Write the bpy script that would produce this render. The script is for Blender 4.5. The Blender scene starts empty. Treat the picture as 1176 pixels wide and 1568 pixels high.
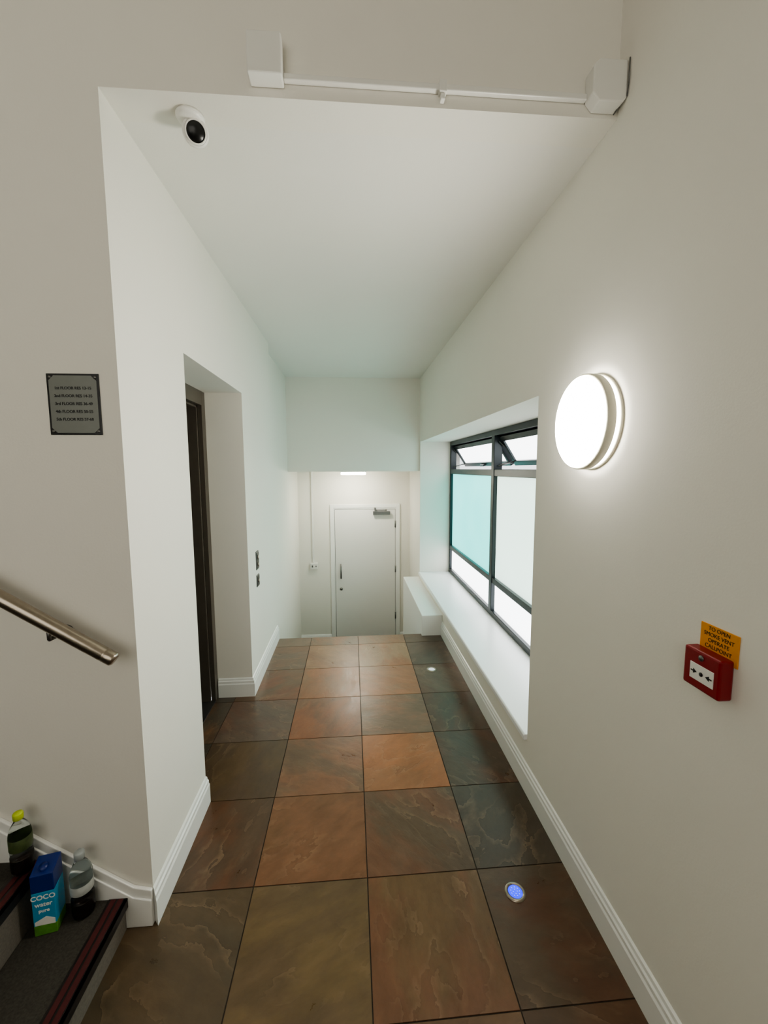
import bpy, bmesh, math, random
from mathutils import Matrix, Vector
random.seed(4)
D=bpy.data; C=bpy.context
H=1.6
XL,XR,ZC,XL2=-.7164,.8556,2.7006,-.7803
Y1,ZS,ZW,ZL=1.3793,.2835,1.9273,2.0996
YW0,YW1,XF=1.8749,5.1453,1.2298
YB,ZB,YD,YE=5.1953,1.565,6.0983,3.8528
YL0,YL1,ZK=1.9117,2.8665,.1341
TX,TY,T=.0435,1.4732,.4382
XD1,XD2,ZD=-.3215,.7081,1.0791
ZLOW=-1.02; ZTOP=4.3; YR=-1.3; XSL=-3.3

def lin(c):
    return tuple(((v/255)/12.92 if v/255<=.04045 else ((v/255+.055)/1.055)**2.4) for v in c)+(1,)
# ---------------------------------------------------------------- materials
def mat(name,col,rough=.5,metal=0,spec=.5,nscale=20,namp=.06,bump=0,bscale=200,emit=None,estr=0,coat=0):
    m=D.materials.new(name); m.use_nodes=True; nt=m.node_tree; N=nt.nodes; L=nt.links
    b=N['Principled BSDF']
    b.inputs['Roughness'].default_value=rough; b.inputs['Metallic'].default_value=metal
    b.inputs['Specular IOR Level'].default_value=spec
    b.inputs['Coat Weight'].default_value=coat
    tc=N.new('ShaderNodeTexCoord'); n=N.new('ShaderNodeTexNoise'); n.inputs['Scale'].default_value=nscale
    n.inputs['Detail'].default_value=4
    L.new(tc.outputs['Object'],n.inputs['Vector'])
    mx=N.new('ShaderNodeMix'); mx.data_type='RGBA'
    c=lin(col); mx.inputs[6].default_value=tuple(v*(1-namp) for v in c[:3])+(1,); mx.inputs[7].default_value=tuple(min(1,v*(1+namp)) for v in c[:3])+(1,)
    L.new(n.outputs['Fac'],mx.inputs[0]); L.new(mx.outputs[2],b.inputs['Base Color'])
    if bump:
        n2=N.new('ShaderNodeTexNoise'); n2.inputs['Scale'].default_value=bscale; n2.inputs['Detail'].default_value=3
        L.new(tc.outputs['Object'],n2.inputs['Vector'])
        bp=N.new('ShaderNodeBump'); bp.inputs['Strength'].default_value=bump; bp.inputs['Distance'].default_value=.002
        L.new(n2.outputs['Fac'],bp.inputs['Height']); L.new(bp.outputs['Normal'],b.inputs['Normal'])
    if emit:
        b.inputs['Emission Color'].default_value=lin(emit); b.inputs['Emission Strength'].default_value=estr
    return m
M_wall=mat('painted_wall',(231,228,219),.75,nscale=3,namp=.015,bump=.12,bscale=160,spec=.25)
M_ceil=mat('painted_ceiling',(230,228,221),.8,nscale=3,namp=.015,bump=.12,bscale=160,spec=.2)
M_trim=mat('gloss_white_trim',(238,238,234),.28,nscale=5,namp=.01,spec=.5)
M_sill=mat('sill_white',(243,244,244),.3,nscale=5,namp=.01)
M_door=mat('door_white',(229,228,223),.4,nscale=4,namp=.015)
M_plas=mat('white_plastic',(230,229,223),.35,nscale=8,namp=.01)
M_alu=mat('anthracite_aluminium',(40,47,50),.35,metal=.3,nscale=12,namp=.06)
M_steel=mat('brushed_steel',(165,155,142),.28,metal=1,nscale=60,namp=.12)
M_steeld=mat('dull_steel',(120,120,118),.4,metal=.9,nscale=60,namp=.1)
M_bronze=mat('lift_bronze_metal',(112,104,95),.38,metal=.6,nscale=15,namp=.1)
M_bronzed=mat('lift_bronze_dark',(70,64,58),.4,metal=.5,nscale=15,namp=.1)
M_black=mat('black_plastic',(16,16,17),.3,nscale=10,namp=.1)
M_red=mat('call_point_red',(132,12,22),.35,nscale=10,namp=.05)
M_yel=mat('sign_yellow',(222,146,8),.4,nscale=10,namp=.04)
M_grout=mat('grout',(58,50,43),.9,nscale=60,namp=.2)
M_carpet=mat('stair_carpet',(70,67,61),.95,nscale=160,namp=.45,bump=.5,bscale=500,spec=.1)
M_riser=mat('stair_riser_vinyl',(110,104,95),.7,nscale=140,namp=.4,bump=.3,bscale=400)
M_nose=mat('nosing_dark',(42,38,36),.4,metal=.3,nscale=30,namp=.1)
M_nred=mat('nosing_red_insert',(74,24,24),.7,nscale=80,namp=.2)
M_plaque=mat('plaque_metal',(120,123,118),.4,metal=.2,nscale=40,namp=.06)
M_lampfront=mat('lamp_diffuser',(250,250,245),.4,emit=(255,251,240),estr=75)
M_lampring=mat('lamp_backlight',(250,250,245),.4,emit=(255,250,240),estr=36)
M_lampbez=mat('lamp_bezel',(215,211,192),.35,nscale=20,namp=.03)
M_lampfill=mat('fill_lamp_diffuser',(250,250,245),.4,emit=(255,252,246),estr=7)  # glow of the added stairwell lamp
M_lowlight=mat('low_light_diffuser',(250,250,245),.4,emit=(255,248,232),estr=110)
M_blue=mat('blue_led',(4,30,230),.3,emit=(2,35,255),estr=2.2)
M_wled=mat('white_led_lens',(200,205,205),.3,emit=(235,240,245),estr=.8)

def glass(name,col,rough=.05):
    m=D.materials.new(name); m.use_nodes=True; b=m.node_tree.nodes['Principled BSDF']
    b.inputs['Base Color'].default_value=lin(col); b.inputs['Transmission Weight'].default_value=1
    b.inputs['Roughness'].default_value=rough; b.inputs['IOR'].default_value=1.12
    return m
M_pet=glass('clear_pet',(228,234,232),.06)

def frosted(name,c1,c2,es):
    m=D.materials.new(name); m.use_nodes=True; nt=m.node_tree; N=nt.nodes; L=nt.links
    for n in list(N): N.remove(n)
    out=N.new('ShaderNodeOutputMaterial'); tr=N.new('ShaderNodeBsdfTranslucent'); gl=N.new('ShaderNodeBsdfGlossy')
    em=N.new('ShaderNodeEmission'); a=N.new('ShaderNodeAddShader'); mx=N.new('ShaderNodeMixShader')
    tc=N.new('ShaderNodeTexCoord'); n=N.new('ShaderNodeTexNoise'); n.inputs['Scale'].default_value=1.3; n.inputs['Detail'].default_value=5
    L.new(tc.outputs['Object'],n.inputs['Vector'])
    cm=N.new('ShaderNodeMix'); cm.data_type='RGBA'; cm.inputs[6].default_value=lin(c1); cm.inputs[7].default_value=lin(c2)
    L.new(n.outputs['Fac'],cm.inputs[0])
    for t in (tr,em): L.new(cm.outputs[2],t.inputs['Color'])
    em.inputs['Strength'].default_value=es  # glow put into the glass itself, standing in for daylight behind it
    gl.inputs['Roughness'].default_value=.35
    L.new(tr.outputs[0],a.inputs[0]); L.new(em.outputs[0],a.inputs[1])
    L.new(a.outputs[0],mx.inputs[1]); L.new(gl.outputs[0],mx.inputs[2]); mx.inputs[0].default_value=.06
    L.new(mx.outputs[0],out.inputs[0]); return m
M_fteal=frosted('frosted_glass_teal',(104,192,186),(148,214,208),1.9)
M_fpale=frosted('frosted_glass_pale',(198,214,204),(214,226,218),1.5)
M_fwhite=frosted('frosted_glass_white',(228,230,230),(236,237,237),3.0)
M_ffill=frosted('frosted_glass_fill',(238,234,226),(240,237,230),.7)  # glowing pane of the added rear window

def slate():
    m=D.materials.new('slate_tile'); m.use_nodes=True; nt=m.node_tree; N=nt.nodes; L=nt.links; b=N['Principled BSDF']
    at=N.new('ShaderNodeAttribute'); at.attribute_name='TileCol'
    a2=N.new('ShaderNodeAttribute'); a2.attribute_name='TileCol2'
    sd=N.new('ShaderNodeAttribute'); sd.attribute_name='TileSeed'
    tc=N.new('ShaderNodeTexCoord')
    sc=N.new('ShaderNodeVectorMath'); sc.operation='SCALE'; sc.inputs['Scale'].default_value=37
    L.new(sd.outputs['Vector'],sc.inputs[0])
    ad=N.new('ShaderNodeVectorMath'); ad.operation='ADD'
    L.new(tc.outputs['Object'],ad.inputs[0]); L.new(sc.outputs[0],ad.inputs[1])
    rot=N.new('ShaderNodeVectorRotate'); rot.rotation_type='Z_AXIS'
    ml=N.new('ShaderNodeMath'); ml.operation='MULTIPLY'; ml.inputs[1].default_value=6.28
    sp=N.new('ShaderNodeSeparateXYZ'); L.new(sd.outputs['Vector'],sp.inputs[0]); L.new(sp.outputs[0],ml.inputs[0])
    L.new(ad.outputs[0],rot.inputs['Vector']); L.new(ml.outputs[0],rot.inputs['Angle'])
    mp=N.new('ShaderNodeMapping'); mp.inputs['Scale'].default_value=(1,1.9,1); L.new(rot.outputs[0],mp.inputs[0])
    def noise(s,d,dist=0,r=.55):
        n=N.new('ShaderNodeTexNoise'); n.inputs['Scale'].default_value=s; n.inputs['Detail'].default_value=d
        n.inputs['Distortion'].default_value=dist; n.inputs['Roughness'].default_value=r
        L.new(mp.outputs[0],n.inputs['Vector']); return n
    def ramp(src,p):
        r=N.new('ShaderNodeValToRGB'); e=r.color_ramp.elements
        e[0].position=p[0][0]; e[0].color=(p[0][1],)*3+(1,); e[1].position=p[-1][0]; e[1].color=(p[-1][1],)*3+(1,)
        for q in p[1:-1]:
            x=e.new(q[0]); x.color=(q[1],)*3+(1,)
        L.new(src,r.inputs[0]); return r
    n1=noise(2.2,9,.3,.58); r1=ramp(n1.outputs['Fac'],[(.42,0),(.56,1)])
    m1=N.new('ShaderNodeMix'); m1.data_type='RGBA'; L.new(r1.outputs[0],m1.inputs[0]); L.new(at.outputs['Color'],m1.inputs[6]); L.new(a2.outputs['Color'],m1.inputs[7])
    n2=noise(2.0,6,.2,.54)
    st=N.new('ShaderNodeMath'); st.operation='MULTIPLY'; st.inputs[1].default_value=9; L.new(n2.outputs['Fac'],st.inputs[0])
    fr=N.new('ShaderNodeMath'); fr.operation='FRACT'; L.new(st.outputs[0],fr.inputs[0])
    fl=N.new('ShaderNodeMath'); fl.operation='FLOOR'; L.new(st.outputs[0],fl.inputs[0])
    r2=ramp(fr.outputs[0],[(0,.26),(.08,.15),(.34,0),(.9,0)])
    vm=N.new('ShaderNodeMath'); vm.operation='MULTIPLY'; L.new(r2.outputs[0],vm.inputs[0])
    n4=noise(1.7,3); r4=ramp(n4.outputs['Fac'],[(.44,0),(.62,1)]); L.new(r4.outputs[0],vm.inputs[1])
    m2=N.new('ShaderNodeMix'); m2.data_type='RGBA'; L.new(vm.outputs[0],m2.inputs[0]); L.new(m1.outputs[2],m2.inputs[6]); m2.inputs[7].default_value=lin((172,142,112))
    r5=ramp(fr.outputs[0],[(0,1),(.88,1),(.97,.84),(1,.84)])
    m5=N.new('ShaderNodeMix'); m5.data_type='RGBA'; m5.blend_type='MULTIPLY'; L.new(r4.outputs[0],m5.inputs[0]); L.new(m2.outputs[2],m5.inputs[6]); L.new(r5.outputs[0],m5.inputs[7])
    n3=noise(7,10,.2,.66); r3=ramp(n3.outputs['Fac'],[(.28,.8),(.72,1.22)])
    m3=N.new('ShaderNodeMix'); m3.data_type='RGBA'; m3.blend_type='MULTIPLY'; m3.inputs[0].default_value=1
    L.new(m5.outputs[2],m3.inputs[6]); L.new(r3.outputs[0],m3.inputs[7]); L.new(m3.outputs[2],b.inputs['Base Color'])
    rr=ramp(n3.outputs['Fac'],[(.2,.24),(.8,.42)]); L.new(rr.outputs[0],b.inputs['Roughness'])
    b.inputs['Specular IOR Level'].default_value=.5
    sm=N.new('ShaderNodeMath'); sm.operation='MULTIPLY'; sm.inputs[1].default_value=.08; L.new(fl.outputs[0],sm.inputs[0])
    s2=N.new('ShaderNodeMath'); s2.operation='MULTIPLY_ADD'; s2.inputs[1].default_value=.5; L.new(n3.outputs['Fac'],s2.inputs[0]); L.new(sm.outputs[0],s2.inputs[2])
    bp=N.new('ShaderNodeBump'); bp.inputs['Strength'].default_value=.3; bp.inputs['Distance'].default_value=.01
    L.new(s2.outputs[0],bp.inputs['Height']); L.new(bp.outputs[0],b.inputs['Normal'])
    return m
M_slate=slate()

# ---------------------------------------------------------------- mesh helpers
def box(bm,x0,x1,y0,y1,z0,z1,mi=0):
    if x0>x1:x0,x1=x1,x0
    if y0>y1:y0,y1=y1,y0
    if z0>z1:z0,z1=z1,z0
    v=[bm.verts.new((x,y,z)) for x in(x0,x1) for y in(y0,y1) for z in(z0,z1)]
    fs=[]
    for q in((0,1,3,2),(4,6,7,5),(0,4,5,1),(2,3,7,6),(0,2,6,4),(1,5,7,3)):
        f=bm.faces.new([v[i] for i in q]); f.material_index=mi; fs.append(f)
    return fs
def prism(bm,pts,fn,a,b,mi=0):
    va=[bm.verts.new(fn(p,q,a)) for p,q in pts]; vb=[bm.verts.new(fn(p,q,b)) for p,q in pts]
    n=len(pts)
    fs=[bm.faces.new(va),bm.faces.new(vb[::-1])]
    for i in range(n): fs.append(bm.faces.new([va[i],vb[i],vb[(i+1)%n],va[(i+1)%n]]))
    for f in fs: f.material_index=mi
    return fs
def lathe(bm,prof,seg=40,mi=0,M=None,smooth=True):
    rings=[]; fs=[]
    for r,z in prof:
        if r<1e-6: rings.append([bm.verts.new((0,0,z))])
        else: rings.append([bm.verts.new((r*math.cos(2*math.pi*k/seg),r*math.sin(2*math.pi*k/seg),z)) for k in range(seg)])
    for a,b in zip(rings,rings[1:]):
        if len(a)==1 and len(b)==1: continue
        for k in range(seg):
            k2=(k+1)%seg
            if len(a)==1: f=bm.faces.new([a[0],b[k2],b[k]])
            elif len(b)==1: f=bm.faces.new([a[k],a[k2],b[0]])
            else: f=bm.faces.new([a[k],a[k2],b[k2],b[k]])
            f.material_index=mi; f.smooth=smooth; fs.append(f)
    if M is not None:
        bmesh.ops.transform(bm,matrix=M,verts=[v for r in rings for v in r])
    return fs
def obj(name,bm,mats,parent=None,bevel=0,seg=2,fixn=True):
    if fixn: bmesh.ops.recalc_face_normals(bm,faces=bm.faces[:])
    me=D.meshes.new(name); bm.to_mesh(me); bm.free()
    for m in mats: me.materials.append(m)
    o=D.objects.new(name,me); C.collection.objects.link(o)
    if bevel:
        b=o.modifiers.new('bevel','BEVEL'); b.width=bevel; b.segments=seg; b.limit_method='ANGLE'; b.angle_limit=.6
    if parent: o.parent=parent
    return o
def empty(name,loc=(0,0,0)):
    e=D.objects.new(name,None); e.empty_display_size=.1; C.collection.objects.link(e); e.location=loc; 
    return e
def tube(bm,p,q,r,seg=16,mi=0,cap=True):
    p=Vector(p);q=Vector(q);d=q-p;L_=d.length
    M=Matrix.Translation(p)@d.to_track_quat('Z','Y').to_matrix().to_4x4()
    pr=[(r,0),(r,L_)]
    if cap: pr=[(0,0)]+pr+[(0,L_)]
    return lathe(bm,pr,seg,mi,M)
def text(name,s,size,M,mat_,parent=None,ext=.0004,align='CENTER',bold=0):
    cu=D.curves.new(name,'FONT'); cu.body=s; cu.size=size; cu.extrude=ext; cu.align_x=align; cu.align_y='CENTER'; cu.offset=bold
    t=D.objects.new(name+'_tmp',cu); C.collection.objects.link(t); C.view_layer.update()
    me=D.meshes.new_from_object(t.evaluated_get(C.evaluated_depsgraph_get())); D.objects.remove(t)
    me.materials.clear(); me.materials.append(mat_)
    o=D.objects.new(name,me); C.collection.objects.link(o); o.matrix_world=M
    if parent: o.parent=parent
    return o
NB=bmesh.new
# ---------------------------------------------------------------- room shell
bm=NB(); TH=.5
XO=XR+TH
box(bm,XR,XO,YR,YW0,-.0,ZTOP); box(bm,XR,XO,YW1,YD,ZLOW,ZTOP)
box(bm,XR,XO,YW0,YW1,ZW,ZTOP); box(bm,XR,XO,YW0,YW1,ZLOW,ZS-.03)
obj('wall_right',bm,[M_wall])
bm=NB(); XB=-1.11
box(bm,XB,XL,Y1+.12,YL0,0,ZC); box(bm,XB,XL,YL0,YL1,ZL,ZC); box(bm,XB,XL,YL1,YE,0,ZC)
obj('wall_left',bm,[M_wall])
bm=NB(); box(bm,XL2-.33,XL2,YE,YD,ZLOW,ZC); obj('wall_stair_left',bm,[M_wall])
bm=NB(); prism(bm,[(XSL,0),(XL,0),(XL,ZC),(XR,ZC),(XR,ZTOP),(XSL,ZTOP)],lambda p,q,t:(p,t,q),Y1,Y1+.12); obj('wall_front',bm,[M_wall])
RX0,RX1,RZ0,RZ1=-2.3,.3,1.1,3.3
bm=NB(); box(bm,XSL,RX0,YR-.2,YR,0,ZTOP); box(bm,RX1,XR,YR-.2,YR,0,ZTOP); box(bm,RX0,RX1,YR-.2,YR,0,RZ0); box(bm,RX0,RX1,YR-.2,YR,RZ1,ZTOP); obj('wall_rear',bm,[M_wall])
e=empty('added_fill_window')  # unseen glowing window, added behind the camera as fill light
bm=NB()
for x in(RX0,(RX0+RX1)/2-.03,RX1-.06): box(bm,x,x+.06,YR-.16,YR-.09,RZ0,RZ1)
for z in(RZ0,RZ1-.06): box(bm,RX0,RX1,YR-.155,YR-.095,z,z+.06)
obj('frame',bm,[M_alu],e)
bm=NB(); box(bm,RX0,RX1,YR-.13,YR-.12,RZ0,RZ1); obj('frosted_pane',bm,[M_ffill],e)
bm=NB(); box(bm,XSL-.1,XSL,YR,Y1,0,ZTOP); obj('wall_stairwell_left',bm,[M_wall])
bm=NB(); box(bm,XSL,XR,YR,Y1,ZTOP,ZTOP+.1); obj('ceiling_stairwell',bm,[M_ceil])
bm=NB(); box(bm,XB,XR,Y1+.12,YB,ZC,ZC+.1); obj('ceiling',bm,[M_ceil])
bm=NB(); box(bm,XL2,XR,YB,YD,ZB,ZC+.1); obj('wall_bulkhead',bm,[M_wall])
bm=NB(); box(bm,XL2,XR,YD,YD+.15,ZLOW,ZB); obj('wall_back',bm,[M_wall])
bm=NB(); box(bm,XL2,XR,YE,YD,ZLOW-.1,ZLOW); obj('floor_lower',bm,[M_grout])
bm=NB()
for i in range(5):
    box(bm,XL2+.003,XR-.203,YE+.02+i*.26,YE+.02+(i+1)*.26,ZLOW,-.17*(i+1),0)
obj('stairs_down',bm,[M_riser])
bm=NB(); box(bm,XR-.2,XR,YE-.05,YB+.05,ZLOW,.2,0); obj('wall_dwarf',bm,[M_trim],bevel=.006)

# ---------------------------------------------------------------- tiled floor
bm=NB()
cl=bm.loops.layers.float_color.new('TileCol'); cl2=bm.loops.layers.float_color.new('TileCol2'); cs=bm.loops.layers.float_color.new('TileSeed')
def G(*a): return a
tiles={
 (-2,5):(G(104,84,70),G(110,90,76)),(-1,5):(G(132,88,62),G(106,86,70)),(0,5):(G(138,96,70),G(128,102,82)),(1,5):(G(88,70,58),G(84,74,64)),
 (-2,4):(G(100,82,70),G(112,80,60)),(-1,4):(G(128,88,64),G(148,110,82)),(0,4):(G(150,98,68),G(150,118,92)),(1,4):(G(76,64,56),G(90,76,66)),
 (-2,3):(G(118,74,52),G(104,80,62)),(-1,3):(G(150,94,60),G(132,94,68)),(0,3):(G(158,108,78),G(146,112,88)),(1,3):(G(90,60,46),G(102,82,68)),
 (-2,2):(G(100,84,74),G(110,80,66)),(-1,2):(G(142,86,56),G(118,80,58)),(0,2):(G(142,102,78),G(114,94,78)),(1,2):(G(74,62,50),G(86,60,46)),
 (-2,1):(G(96,76,54),G(84,68,54)),(-1,1):(G(132,92,68),G(106,84,66)),(0,1):(G(166,106,66),G(150,102,68)),(1,1):(G(88,60,46),G(76,62,50)),
 (-2,0):(G(98,64,46),G(84,66,52)),(-1,0):(G(112,78,52),G(124,84,58)),(0,0):(G(92,76,60),G(110,76,56)),(1,0):(G(70,62,54),G(66,58,48)),
 (-2,-1):(G(84,70,52),G(74,66,52)),(-1,-1):(G(112,92,60),G(98,80,56)),(0,-1):(G(108,84,56),G(116,78,54)),(1,-1):(G(92,62,46),G(84,70,56)),
 (-2,-2):(G(94,68,50),G(80,64,48)),(-1,-2):(G(94,74,50),G(106,76,50)),(0,-2):(G(108,80,54),G(96,72,50)),(1,-2):(G(80,62,48),G(92,64,46))}
pal=[G(104,78,58),G(84,74,64),G(116,82,60),G(74,70,62)]
def mute(c):
    base=(112,88,66); return [(a*.78+b*.22)*1.0 for a,b in zip(c,base)]
g=.0022
for i in range(-6,2):
    for j in range(-7,6):
        x0,x1=TX+i*T+g,TX+(i+1)*T-g; y0,y1=TY+j*T+g,TY+(j+1)*T-g
        x0=max(x0,XSL); x1=min(x1,XR); y0=max(y0,YR); y1=min(y1,YE)
        if y0>=Y1: x0=max(x0,-.96)
        elif y1>Y1 and x1<XL: y1=Y1
        if x1-x0<.01 or y1-y0<.01: continue
        c1,c2=tiles.get((i,j),(random.choice(pal),random.choice(pal)))
        s=(random.random(),random.random(),random.random(),1)
        for f in box(bm,x0,x1,y0,y1,-.012,0,0):
            for l in f.loops: l[cl]=lin(mute(c1)); l[cl2]=lin(mute(c2)); l[cs]=s
box(bm,XSL,XR,YR,Y1,-.1,-.0025,1); box(bm,-.96,XR,Y1,YE,-.1,-.0025,1)
obj('floor',bm,[M_slate,M_grout])

# ---------------------------------------------------------------- baseboards
BP=[(0,0),(.018,0),(.018,.092),(.014,.1),(.014,.113),(.009,.119),(.007,.13),(0,.134)]
def bb_y(name,x,sgn,y0,y1,z=0):
    bm=NB(); prism(bm,BP,lambda p,q,t:(x+sgn*p,t,z+q),y0,y1); return obj(name,bm,[M_trim])
def bb_x(name,y,sgn,x0,x1,z=0):
    bm=NB(); prism(bm,BP,lambda p,q,t:(t,y+sgn*p,z+q),x0,x1); return obj(name,bm,[M_trim])
bb_y('baseboard_right',XR,-1,YR,YE-.05)
def mitre(name,runs):
    bm=NB()
    for f in runs: prism(bm,BP,f[0],f[1],f[2])
    return obj(name,bm,[M_trim])
mitre('baseboard_left_near',[(lambda p,q,t:(XL+p,t if t>Y1+.05 else Y1-p,q),Y1,YL0)])
mitre('baseboard_left_far',[(lambda p,q,t:(XL+p,t if t>YL1+.05 else YL1-p,q),YL1,YE),(lambda p,q,t:(t if t<XL-.05 else XL+p,YL1-p,q),-.95,XL)])
bb_x('baseboard_back_left',YD,-1,XL2,XD1,ZLOW)
bb_x('baseboard_back_right',YD,-1,XD2,XR,ZLOW)
bb_x('baseboard_rear',YR,1,-.6,XR-.02)
RI,GO=.17,.26; XS0=-.800; Z0=.115
bm=NB(); k=.70
zt=lambda x,o: o+k*(XL-.06-x)
prism(bm,[(XL,0),(XL,.1),(XL-.06,.115),(-2.9,zt(-2.9,.115)),(-2.9,.9),(-2.2,.3),(-.85,0)],lambda p,q,t:(p,t,q),Y1,Y1-.018)
prism(bm,[(XL,.098),(XL,.134),(XL-.06,.150),(-2.9,zt(-2.9,.150)),(-2.9,zt(-2.9,.113)),(XL-.06,.113)],lambda p,q,t:(p,t,q),Y1,Y1-.013)
obj('baseboard_stair',bm,[M_trim],bevel=.003)

# ---------------------------------------------------------------- rising stairs
bm=NB()
for i in range(8):
    x1=XS0-i*GO; x0=x1-GO-.001; z=Z0+RI*i
    box(bm,x0,x1-.004,YR,Y1-.019,0,z-.001,1)
    box(bm,x0,x1-.055,YR,Y1-.019,z-.001,z+.002,0)
    box(bm,x1-.055,x1+.006,YR,Y1-.019,z-.001,z+.004,2); box(bm,x1-.003,x1+.006,YR,Y1-.019,z-.03,z+.004,2)
    box(bm,x1-.046,x1-.030,YR,Y1-.021,z+.004,z+.0055,3); box(bm,x1-.022,x1-.006,YR,Y1-.021,z+.004,z+.0055,3)
box(bm,XSL+.005,XS0-8*GO,YR,Y1-.019,0,Z0+RI*7,0)
obj('stairs_up',bm,[M_carpet,M_riser,M_nose,M_nred])

# ---------------------------------------------------------------- handrail
e=empty('handrail'); yr=Y1-.08
bm=NB(); pa=Vector((-.745,yr,1.012)); pb=Vector((-2.6,yr,1.012+.66*1.855))
dv=(pb-pa).normalized()
M=Matrix.Translation(pa)@dv.to_track_quat('Z','Y').to_matrix().to_4x4()
Lr=(pb-pa).length
lathe(bm,[(0,-.004),(.016,-.004),(.0205,0),(.0215,.003),(.0215,.03),(.0205,.032),(.0215,.034),(.0215,Lr),(0,Lr)],28,0,M); obj('rail_tube',bm,[M_steel],e)
bm=NB()
for d in (.22,1.1,1.95):
    c=pa+dv*d; b=c+Vector((0,0,-.05))
    tube(bm,c+Vector((0,0,-.018)),b,.006); tube(bm,b,(b.x,Y1-.004,b.z-.005),.006); tube(bm,(b.x,Y1-.006,b.z-.005),(b.x,Y1,b.z-.005),.022,24)
obj('rail_brackets',bm,[M_steeld],e)

# ---------------------------------------------------------------- lift
e=empty('elevator_entrance')
xf=-.955
bm=NB()
box(bm,xf-.03,xf,YL0,YL0+.07,.0,ZL,0); box(bm,xf-.03,xf,YL1-.06,YL1,0,ZL,0); box(bm,xf-.03,xf,YL0+.07,YL1-.06,ZL-.09,ZL,0)
box(bm,xf-.11,xf-.03,YL1-.075,YL1-.06,0,ZL-.09,0); box(bm,xf-.11,xf-.03,YL0+.07,YL0+.085,0,ZL-.09,0)
box(bm,xf-.11,xf-.03,YL0+.07,YL1-.06,ZL-.105,ZL-.09,0)
obj('door_frame',bm,[M_bronze],e,bevel=.002)
bm=NB(); ym=(YL0+YL1)/2
box(bm,xf-.12,xf-.09,YL0+.085,ym-.002,.01,ZL-.105,0); box(bm,xf-.14,xf-.11,ym-.03,YL1-.075,.01,ZL-.105,0)
obj('sliding_door_panels',bm,[M_bronzed],e,bevel=.002)
bm=NB(); box(bm,xf-.14,xf,YL0+.07,YL1-.06,0,.008,0); box(bm,xf-.1,xf-.095,YL0+.09,YL1-.08,.008,.012,0); obj('threshold',bm,[M_steeld],e)
bm=NB(); box(bm,-1.25,xf-.15,YL0-.1,YL1+.1,0,ZL+.1,0); obj('shaft_back',bm,[M_black],e)
e=empty('elevator_call_panel')
bm=NB(); box(bm,XL,XL+.006,3.09,3.165,.85,.99,0); box(bm,XL,XL+.006,3.09,3.165,.72,.81,0); obj('plates',bm,[M_steeld],e,bevel=.002)
bm=NB(); box(bm,XL+.006,XL+.009,3.097,3.158,.86,.98,0); box(bm,XL+.006,XL+.009,3.097,3.158,.728,.802,0); obj('faces',bm,[M_black],e)
bm=NB()
for z in (.765,.89,.945):
    lathe(bm,[(0,0),(.014,0),(.014,.005),(0,.006)],20,0,Matrix.Translation((XL+.008,3.127,z))@Matrix.Rotation(math.pi/2,4,'Y'))
obj('buttons',bm,[M_steel],e)

# ---------------------------------------------------------------- window
e=empty('window_1'); fw=.05; xi=XF; xo=XF+.07
YM=3.55; ZT=1.56; ZLO=.61
bm=NB()
box(bm,xi,xo,YW1-fw,YW1,ZS,ZW); box(bm,xi,xo,YW0,YW0+fw,ZS,ZW)
box(bm,xi,xo,YW0+fw,YW1-fw,ZW-fw,ZW); box(bm,xi,xo,YW0+fw,YW1-fw,ZS,ZS+fw)
box(bm,xi-.005,xo,YM-.035,YM+.035,ZS+fw,ZW-fw)
for a,b in((YW0+fw,YM-.035),(YM+.035,YW1-fw)):
    box(bm,xi,xo,a,b,ZT-.03,ZT+.03); box(bm,xi,xo,a,b,ZLO-.025,ZLO+.025)
obj('frame',bm,[M_alu],e,bevel=.004)
bays=[(YW0+fw,YM-.035,M_fpale),(YM+.035,YW1-fw,M_fteal)]
for k_,(a,b,mm) in enumerate(bays):
    bm=NB(); box(bm,xi+.03,xi+.04,a,b,ZLO+.025,ZT-.03); obj('frosted_pane_%d'%k_,bm,[mm],e)
    bm=NB(); box(bm,xi+.03,xi+.04,a,b,ZS+fw,ZLO-.025); obj('lower_pane_%d'%k_,bm,[M_fwhite],e)
    hh=ZW-fw-(ZT+.03); s=.045
    M=Matrix.Translation((xi+.045,0,ZW-fw-.003))@Matrix.Rotation(-math.radians(32),4,'Y')
    bm=NB(); y0,y1=a+.01,b-.01
    box(bm,-.02,.02,y0,y1,-s,0); box(bm,-.02,.02,y0,y1,-hh,-hh+s); box(bm,-.02,.02,y0,y0+s,-hh+s,-s); box(bm,-.02,.02,y1-s,y1,-hh+s,-s)
    ym=(y0+y1)/2; box(bm,-.045,-.02,ym-.06,ym+.06,-hh+.012,-hh+.03)
    bmesh.ops.transform(bm,matrix=M,verts=bm.verts[:]); obj('opening_sash_%d'%k_,bm,[M_alu],e,bevel=.003)
    bm=NB(); box(bm,-.003,.003,y0+s,y1-s,-hh+s,-s); bmesh.ops.transform(bm,matrix=M,verts=bm.verts[:]); obj('sash_glass_%d'%k_,bm,[M_fwhite],e)
    bm=NB()
    tip=M@Vector((0,0,-hh+.03))
    for yy in(y0+.012,y1-.012):
        tube(bm,(xi+.03,yy,ZT+.06),(tip.x,yy,tip.z),.006,8,0); tube(bm,(xi+.03,yy,ZW-.1),(tip.x-.03,yy,tip.z+.06),.005,8,0)
    obj('stay_arms_%d'%k_,bm,[M_steeld],e)
bm=NB(); prism(bm,[(XR-.018,ZS-.03),(XR-.018,ZS-.006),(XR-.012,ZS),(XF+.01,ZS),(XF+.01,ZS-.03)],lambda p,q,t:(p,t,q),YW0,YW1); obj('trim_windowsill',bm,[M_sill],bevel=.003)

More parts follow.
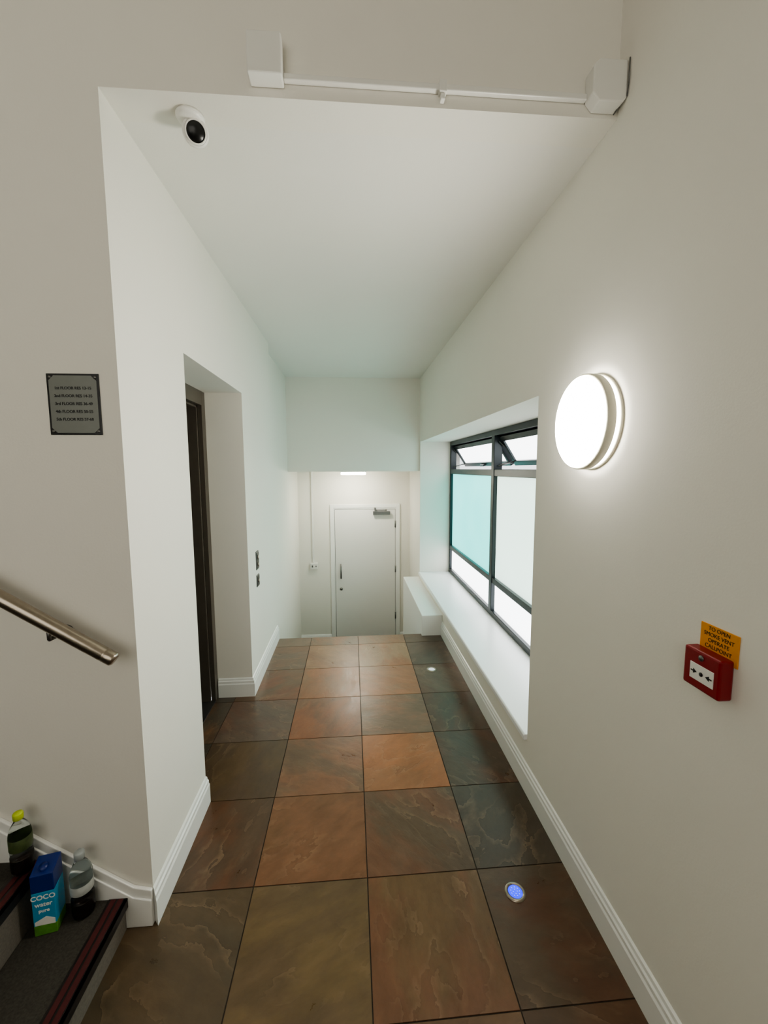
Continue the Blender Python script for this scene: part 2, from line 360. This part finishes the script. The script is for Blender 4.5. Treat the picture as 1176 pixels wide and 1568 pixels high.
# ---------------------------------------------------------------- back door
bm=NB(); yd=YD-.02
box(bm,XD1,XD1+.055,yd,YD,ZLOW,ZD); box(bm,XD2-.055,XD2,yd,YD,ZLOW,ZD); box(bm,XD1+.055,XD2-.055,yd,YD,ZD-.055,ZD)
xa,xb,zt_=-.256,.643,1.005
box(bm,XD1+.055,xa,yd+.006,YD,ZLOW,ZD-.055); box(bm,xb,XD2-.055,yd+.006,YD,ZLOW,ZD-.055); box(bm,xa,xb,yd+.006,YD,zt_,ZD-.055)
e=empty('door_1'); obj('architrave',bm,[M_trim],e,bevel=.004)
bm=NB(); box(bm,xa+.005,xb-.005,YD-.008,YD-.001,ZLOW+.008,zt_-.005); obj('leaf',bm,[M_door],e,bevel=.002)
bm=NB(); box(bm,xa,xb,YD-.003,YD-.0005,ZLOW,zt_); obj('shadow_gap',bm,[M_black],e)
bm=NB()
for z in(.78,0.1,-.62): tube(bm,(xb-.002,YD-.014,z-.05),(xb-.002,YD-.014,z+.05),.009,12)
obj('hinges',bm,[M_steeld],e)
bm=NB(); hx=xa+.085
tube(bm,(hx,YD-.055,-.02),(hx,YD-.055,.2),.011); tube(bm,(hx,YD-.055,0),(hx,YD-.008,0),.009); tube(bm,(hx,YD-.055,.18),(hx,YD-.008,.18),.009)
tube(bm,(hx,YD-.014,-.19),(hx,YD-.008,-.19),.022,20)
obj('pull_handle',bm,[M_steeld],e)
bm=NB(); box(bm,.31,.56,YD-.06,YD-.008,.925,.975); tube(bm,(.50,YD-.04,.98),(.50,YD-.04,1.0),.012); 
box(bm,.34,.50,YD-.05,YD-.035,.985,.997); box(bm,.33,.35,YD-.05,YD-.02,.985,1.03)
obj('door_closer',bm,[M_steeld],e,bevel=.003)
e=empty('fused_spur_with_conduit')
bm=NB(); box(bm,-.62,-.51,YD-.035,YD,.125,.215); obj('switch_box',bm,[M_plas],e,bevel=.004)
bm=NB(); box(bm,-.60,-.58,YD-.041,YD-.035,.155,.185); box(bm,-.545,-.53,YD-.04,YD-.035,.16,.18); obj('rocker',bm,[M_steeld],e,bevel=.001)
bm=NB(); box(bm,-.588,-.562,YD-.018,YD,.215,ZB); obj('conduit',bm,[M_plas],e,bevel=.002)
e=empty('ceiling_light_lower')
bm=NB(); box(bm,-.15,.2,5.55,5.68,ZB-.012,ZB); obj('housing',bm,[M_plas],e,bevel=.003)
bm=NB(); box(bm,-.14,.19,5.56,5.67,ZB-.045,ZB-.012); obj('diffuser',bm,[M_lowlight],e,bevel=.01)

# ---------------------------------------------------------------- wall lamp
def roundlamp(name,M,r=.163,depth=.066,front=M_lampfront,ring=M_lampring):
    e=empty(name)
    bm=NB(); lathe(bm,[(0,0),(r-.002,0),(r,.003),(r,.008),(r-.006,.010),(0,.010)],72,0,M); obj('base_plate',bm,[M_lampbez],e)
    bm=NB(); lathe(bm,[(r-.012,.010),(r-.006,.011),(r-.006,.024),(r-.012,.025)],72,0,M); obj('backlight_ring',bm,[ring],e)
    bm=NB(); lathe(bm,[(0,.025),(r,.025),(r+.001,.028),(r+.001,depth-.014),(r-.004,depth-.010),(r-.008,depth-.010),(0,depth-.014)],72,0,M); obj('bezel',bm,[M_lampbez],e)
    bm=NB(); lathe(bm,[(r-.006,depth-.0105),(r-.006,depth-.005),(r-.012,depth),(r*.6,depth+.004),(0,depth+.006)],72,0,M); obj('diffuser',bm,[front],e)
    return e
RY=Matrix.Rotation(-math.pi/2,4,'Y')
roundlamp('stairwell_fill_lamp',Matrix.Translation((XR,1.425,1.758))@RY)
roundlamp('stairwell_fill_lamp',Matrix.Translation((XSL,0,2.9))@Matrix.Rotation(math.pi/2,4,'Y'),front=M_lampfill,ring=M_lampfill)  # unseen lamp, added in the stairwell to fill the near walls

# ---------------------------------------------------------------- call point & sign
e=empty('fire_call_point')
bm=NB(); box(bm,XR-.035,XR,.828,.930,1.07,1.165); obj('red_housing',bm,[M_red],e,bevel=.005)
bm=NB(); box(bm,XR-.037,XR-.035,.842,.908,1.092,1.132); obj('white_panel',bm,[M_plas],e,bevel=.001)
bm=NB(); lathe(bm,[(0,0),(.005,0),(.005,.001),(0,.001)],16,0,Matrix.Translation((XR-.037,.875,1.112))@RY)
for s in(-1,1):
    prism(bm,[(0,-.006),(0,.006),(-.01*s,0)],lambda p,q,t:(t,.875+s*.022+p,1.112+q),XR-.0378,XR-.037)
    box(bm,XR-.0378,XR-.037,.875+s*.022,.875+s*.029,1.1105,1.1135)
obj('break_symbol',bm,[M_black],e)
bm=NB(); lathe(bm,[(0,0),(.007,0),(.007,.002),(0,.002)],20,0,Matrix.Translation((XR-.035,.879,1.15))@RY); obj('flame_badge',bm,[M_steeld],e)
RT=Matrix(((0,0,-1,0),(-1,0,0,0),(0,1,0,0),(0,0,0,1)))
e=empty('smoke_vent_sign')
bm=NB(); box(bm,XR-.003,XR,.820,.922,1.150,1.225); obj('yellow_plate',bm,[M_yel],e,bevel=.001)
for i,s in enumerate(['TO OPEN','SMOKE VENT','OPERATE','CALLPOINT']):
    text('line_%d'%i,s,.0135,Matrix.Translation((XR-.0032,.871,1.216-.0145*i))@RT,M_black,e,.0003)

# ---------------------------------------------------------------- floor number plaque
e=empty('floor_directory_plaque')
bm=NB(); box(bm,-.925,-.772,Y1-.003,Y1,1.708,1.893); obj('back_border',bm,[M_black],e,bevel=.001)
bm=NB(); prism(bm,[(-.918+.015,1.714),(-.779-.015,1.714),(-.779,1.729),(-.779,1.872),(-.794,1.887),(-.903,1.887),(-.918,1.872),(-.918,1.729)],lambda p,q,t:(p,t,q),Y1-.0045,Y1-.003); obj('metal_face',bm,[M_plaque],e)
bm=NB()
for x in(-.914,-.783):
    for z in(1.719,1.882): lathe(bm,[(0,0),(.0045,0),(.0045,.002),(0,.003)],12,0,Matrix.Translation((x,Y1-.003,z))@Matrix.Rotation(math.pi/2,4,'X'))
obj('screws',bm,[M_steeld],e)
RF=Matrix.Rotation(math.pi/2,4,'X')
for i,s in enumerate(['1st FLOOR RES 13-15','2nd FLOOR RES 14-35','3rd FLOOR RES 36-49','4th FLOOR RES 50-55','5th FLOOR RES 57-68']):
    text('line_%d'%i,s,.0118,Matrix.Translation((-.8485,Y1-.005,1.849-.0235*i))@RF,M_black,e,.0003,bold=.0002)

# ---------------------------------------------------------------- high level box, conduit
e=empty('alarm_box_with_conduit')
bm=NB(); box(bm,-.283,-.185,Y1-.05,Y1,2.725,2.835); obj('box',bm,[M_plas],e,bevel=.004)
bm=NB(); box(bm,-.185,.745,Y1-.018,Y1,2.738,2.756); obj('conduit',bm,[M_plas],e,bevel=.003)
bm=NB(); box(bm,.278,.302,Y1-.024,Y1,2.730,2.764); box(bm,.283,.297,Y1-.02,Y1,2.712,2.73); obj('conduit_coupling',bm,[M_plas],e,bevel=.003)
bm=NB(); prism(bm,[(.745,2.735),(.765,2.712),(.84,2.712),(.853,2.725),(.853,2.83),(.765,2.83),(.745,2.81)],lambda p,q,t:(p,t,q),Y1-.05,Y1); obj('junction_box',bm,[M_plas],e,bevel=.004)
bm=NB()
pts=[(XR-.003,Y1-.056,2.83),(XR-.003,Y1-.056,2.76),(XR-.003,Y1-.05,2.73),(XR-.02,Y1-.01,2.705)]
for a,b in zip(pts,pts[1:]): tube(bm,a,b,.0018,8)
obj('loose_cable',bm,[M_steeld],e)

# ---------------------------------------------------------------- security camera
e=empty('security_camera')
bm=NB(); cx,cy=-.49,1.465; S=.76
def SC(pr): return [(a*S,b*S) for a,b in pr]
lathe(bm,SC([(0,0),(.056,0),(.056,.01),(.048,.02),(.03,.026),(0,.026)]),40,0,Matrix.Translation((cx,cy,ZC))@Matrix.Rotation(math.pi,4,'X')); obj('mount',bm,[M_plas],e)
dirv=Vector((.3,-.85,-.45)).normalized(); c0=Vector((cx+.01,cy+.012,ZC-.038))
M=Matrix.Translation(c0)@dirv.to_track_quat('Z','Y').to_matrix().to_4x4()
bm=NB(); lathe(bm,SC([(0,-.042),(.02,-.038),(.036,-.024),(.043,-.004),(.044,.014),(.042,.026),(.037,.030),(.036,.024)]),40,0,M); obj('eyeball_housing',bm,[M_plas],e)
bm=NB(); lathe(bm,SC([(.036,.024),(.030,.028),(.018,.034),(0,.037)]),40,0,M); obj('lens_window',bm,[M_black],e)
bm=NB(); lathe(bm,SC([(.044,-.012),(.050,-.010),(.052,.004),(.050,.016),(.044,.018)]),40,0,M); obj('collar',bm,[M_plas],e)

# ---------------------------------------------------------------- recessed floor lights
def uplight(name,x,y,r,lens):
    e=empty(name)
    bm=NB(); lathe(bm,[(r*.68,.0005),(r*.7,.004),(r*.95,.004),(r,.0)],40,0,Matrix.Translation((x,y,.0005))); obj('steel_ring',bm,[M_steel],e)
    bm=NB(); lathe(bm,[(r*.7,.001),(r*.5,.003),(0,.0035)],32,0,Matrix.Translation((x,y,.0005))); obj('lens',bm,[lens],e)
    if lens is M_blue:
        bm=NB()
        for ring,n in((.2,4),(.42,9)):
            for k in range(n):
                a=k*2*math.pi/n; lathe(bm,[(0,0),(.0018,0),(.0012,.0012),(0,.0016)],8,0,Matrix.Translation((x+r*ring*math.cos(a),y+r*ring*math.sin(a),.004)))
        obj('led_dots',bm,[M_wled],e)
uplight('floor_uplight',.600,1.372,.039,M_blue)
uplight('floor_uplight',.62,3.13,.039,M_wled)

# ---------------------------------------------------------------- bottles and carton
M_cy=mat('yellow_cap',(186,204,60),.4); M_cg=mat('grey_cap',(160,166,166),.4)
M_dark=mat('dark_liquid',(30,20,16),.15,nscale=5); M_lab1=mat('dark_label',(70,82,48),.45,nscale=50,namp=.6); M_lab2=mat('white_label',(176,180,176),.5,nscale=60,namp=.3)
def bottle(name,x,y,z,h,r,cap,lab,liq,labz=(.38,.62)):
    e=empty(name); M=Matrix.Translation((x,y,z))
    pr=[(0,.006),(r*.55,.004),(r*.75,0),(r*.95,.006),(r,.016),(r,.3*h),(r*.93,.34*h),(r*.97,.38*h),(r*.97,.62*h),(r,.65*h),(r*.86,.74*h),(r*.6,.82*h),(r*.36,.88*h),(r*.34,.93*h)]
    bm=NB(); lathe(bm,pr,36,0,M); obj('body',bm,[M_pet],e)
    bm=NB(); lathe(bm,[(0,.008),(r*.9,.01),(r*.95,.02),(r*.95,(liq-.01)*h),(r*.93,liq*h),(0,liq*h)],36,0,M); obj('liquid',bm,[M_dark],e)
    bm=NB(); lathe(bm,[(r*.99,labz[0]*h),(r*1.01,labz[0]*h+.001),(r*1.01,labz[1]*h-.001),(r*.99,labz[1]*h)],36,0,M); obj('label',bm,[lab],e)
    bm=NB(); lathe(bm,[(r*.42,.895*h),(r*.46,.9*h),(r*.46,.985*h),(r*.4,h),(0,h)],28,0,M); obj('cap',bm,[cap],e)
bottle('plastic_bottle',-1.092,1.325,Z0+RI+.006,.205,.031,M_cy,M_lab1,.28,(.42,.62))
bottle('plastic_bottle',-.915,1.325,Z0+.003,.225,.033,M_cg,M_lab2,.26,(.40,.54))
e=empty('juice_carton')
M_navy=mat('carton_navy',(22,44,112),.35,nscale=30,namp=.2); M_sky=mat('carton_blue',(60,150,190),.35,nscale=18,namp=.25); M_green=mat('carton_green',(90,144,54),.35,nscale=40,namp=.4)
w=.0315
MC=Matrix.Translation((-1.0,1.295,Z0+.003))@Matrix.Rotation(math.radians(12),4,'Z')
def cb(n,z0,z1,m,ww=w):
    bm=NB(); box(bm,-ww,ww,-ww,ww,z0,z1); bmesh.ops.transform(bm,matrix=MC,verts=bm.verts[:]); obj(n,bm,[m],e,bevel=.002)
cb('green_base',0,.035,M_green); cb('blue_body',.035,.15,M_sky)
bm=NB(); prism(bm,[(-w,.15),(w,.15),(w,.225),(-w,.21)],lambda p,q,t:(t,p,q),-w,w); bmesh.ops.transform(bm,matrix=MC,verts=bm.verts[:]); obj('navy_top',bm,[M_navy],e,bevel=.002)
bm=NB(); prism(bm,[(-w+.004,.038),(w-.004,.034),(w-.004,.052),(.004,.064),(-w+.004,.05)],lambda p,q,t:(p,t,q),-w-.0006,-w); bmesh.ops.transform(bm,matrix=MC,verts=bm.verts[:]); obj('printed_panel',bm,[M_plas],e)
bm=NB(); lathe(bm,[(.012,0),(.012,.012),(0,.012)],24,0,MC@Matrix.Translation((0,-.010,.213))@Matrix.Rotation(math.radians(12),4,'X')); obj('screw_cap',bm,[M_navy],e)
for s,z,sz in(('COCO',.132,.022),('water',.108,.02),('pure',.086,.016)):
    text('print_'+s,s,sz,MC@Matrix.Translation((0,-w-.0005,z))@RF,M_plas,e,.0003,bold=.0004)

# ---------------------------------------------------------------- world, camera
w_=D.worlds.new('sky'); C.scene.world=w_; w_.use_nodes=True; nt=w_.node_tree
bg=nt.nodes['Background']; bg.inputs[0].default_value=(.94,.97,1,1); bg.inputs[1].default_value=2.0
cam=D.cameras.new('camera'); co=D.objects.new('camera',cam); C.collection.objects.link(co)
F,p,y,r=635.1934,.1043,.0776,-.0041
f=Vector((math.sin(y)*math.cos(p),math.cos(y)*math.cos(p),-math.sin(p))); rt=Vector((math.cos(y),-math.sin(y),0)); up=rt.cross(f)
r0=rt*math.cos(r)+up*math.sin(r); u0=-rt*math.sin(r)+up*math.cos(r)
Mx=Matrix((( r0.x,u0.x,-f.x,0),(r0.y,u0.y,-f.y,0),(r0.z,u0.z,-f.z,H),(0,0,0,1)))
co.matrix_world=Mx
cam.sensor_fit='HORIZONTAL'; cam.sensor_width=36; cam.lens=36*F/1176; cam.clip_start=.02
C.scene.camera=co
C.scene.view_settings.view_transform='AgX'
try: C.scene.view_settings.look='AgX - Medium High Contrast'
except Exception: pass
C.scene.view_settings.exposure=-.25
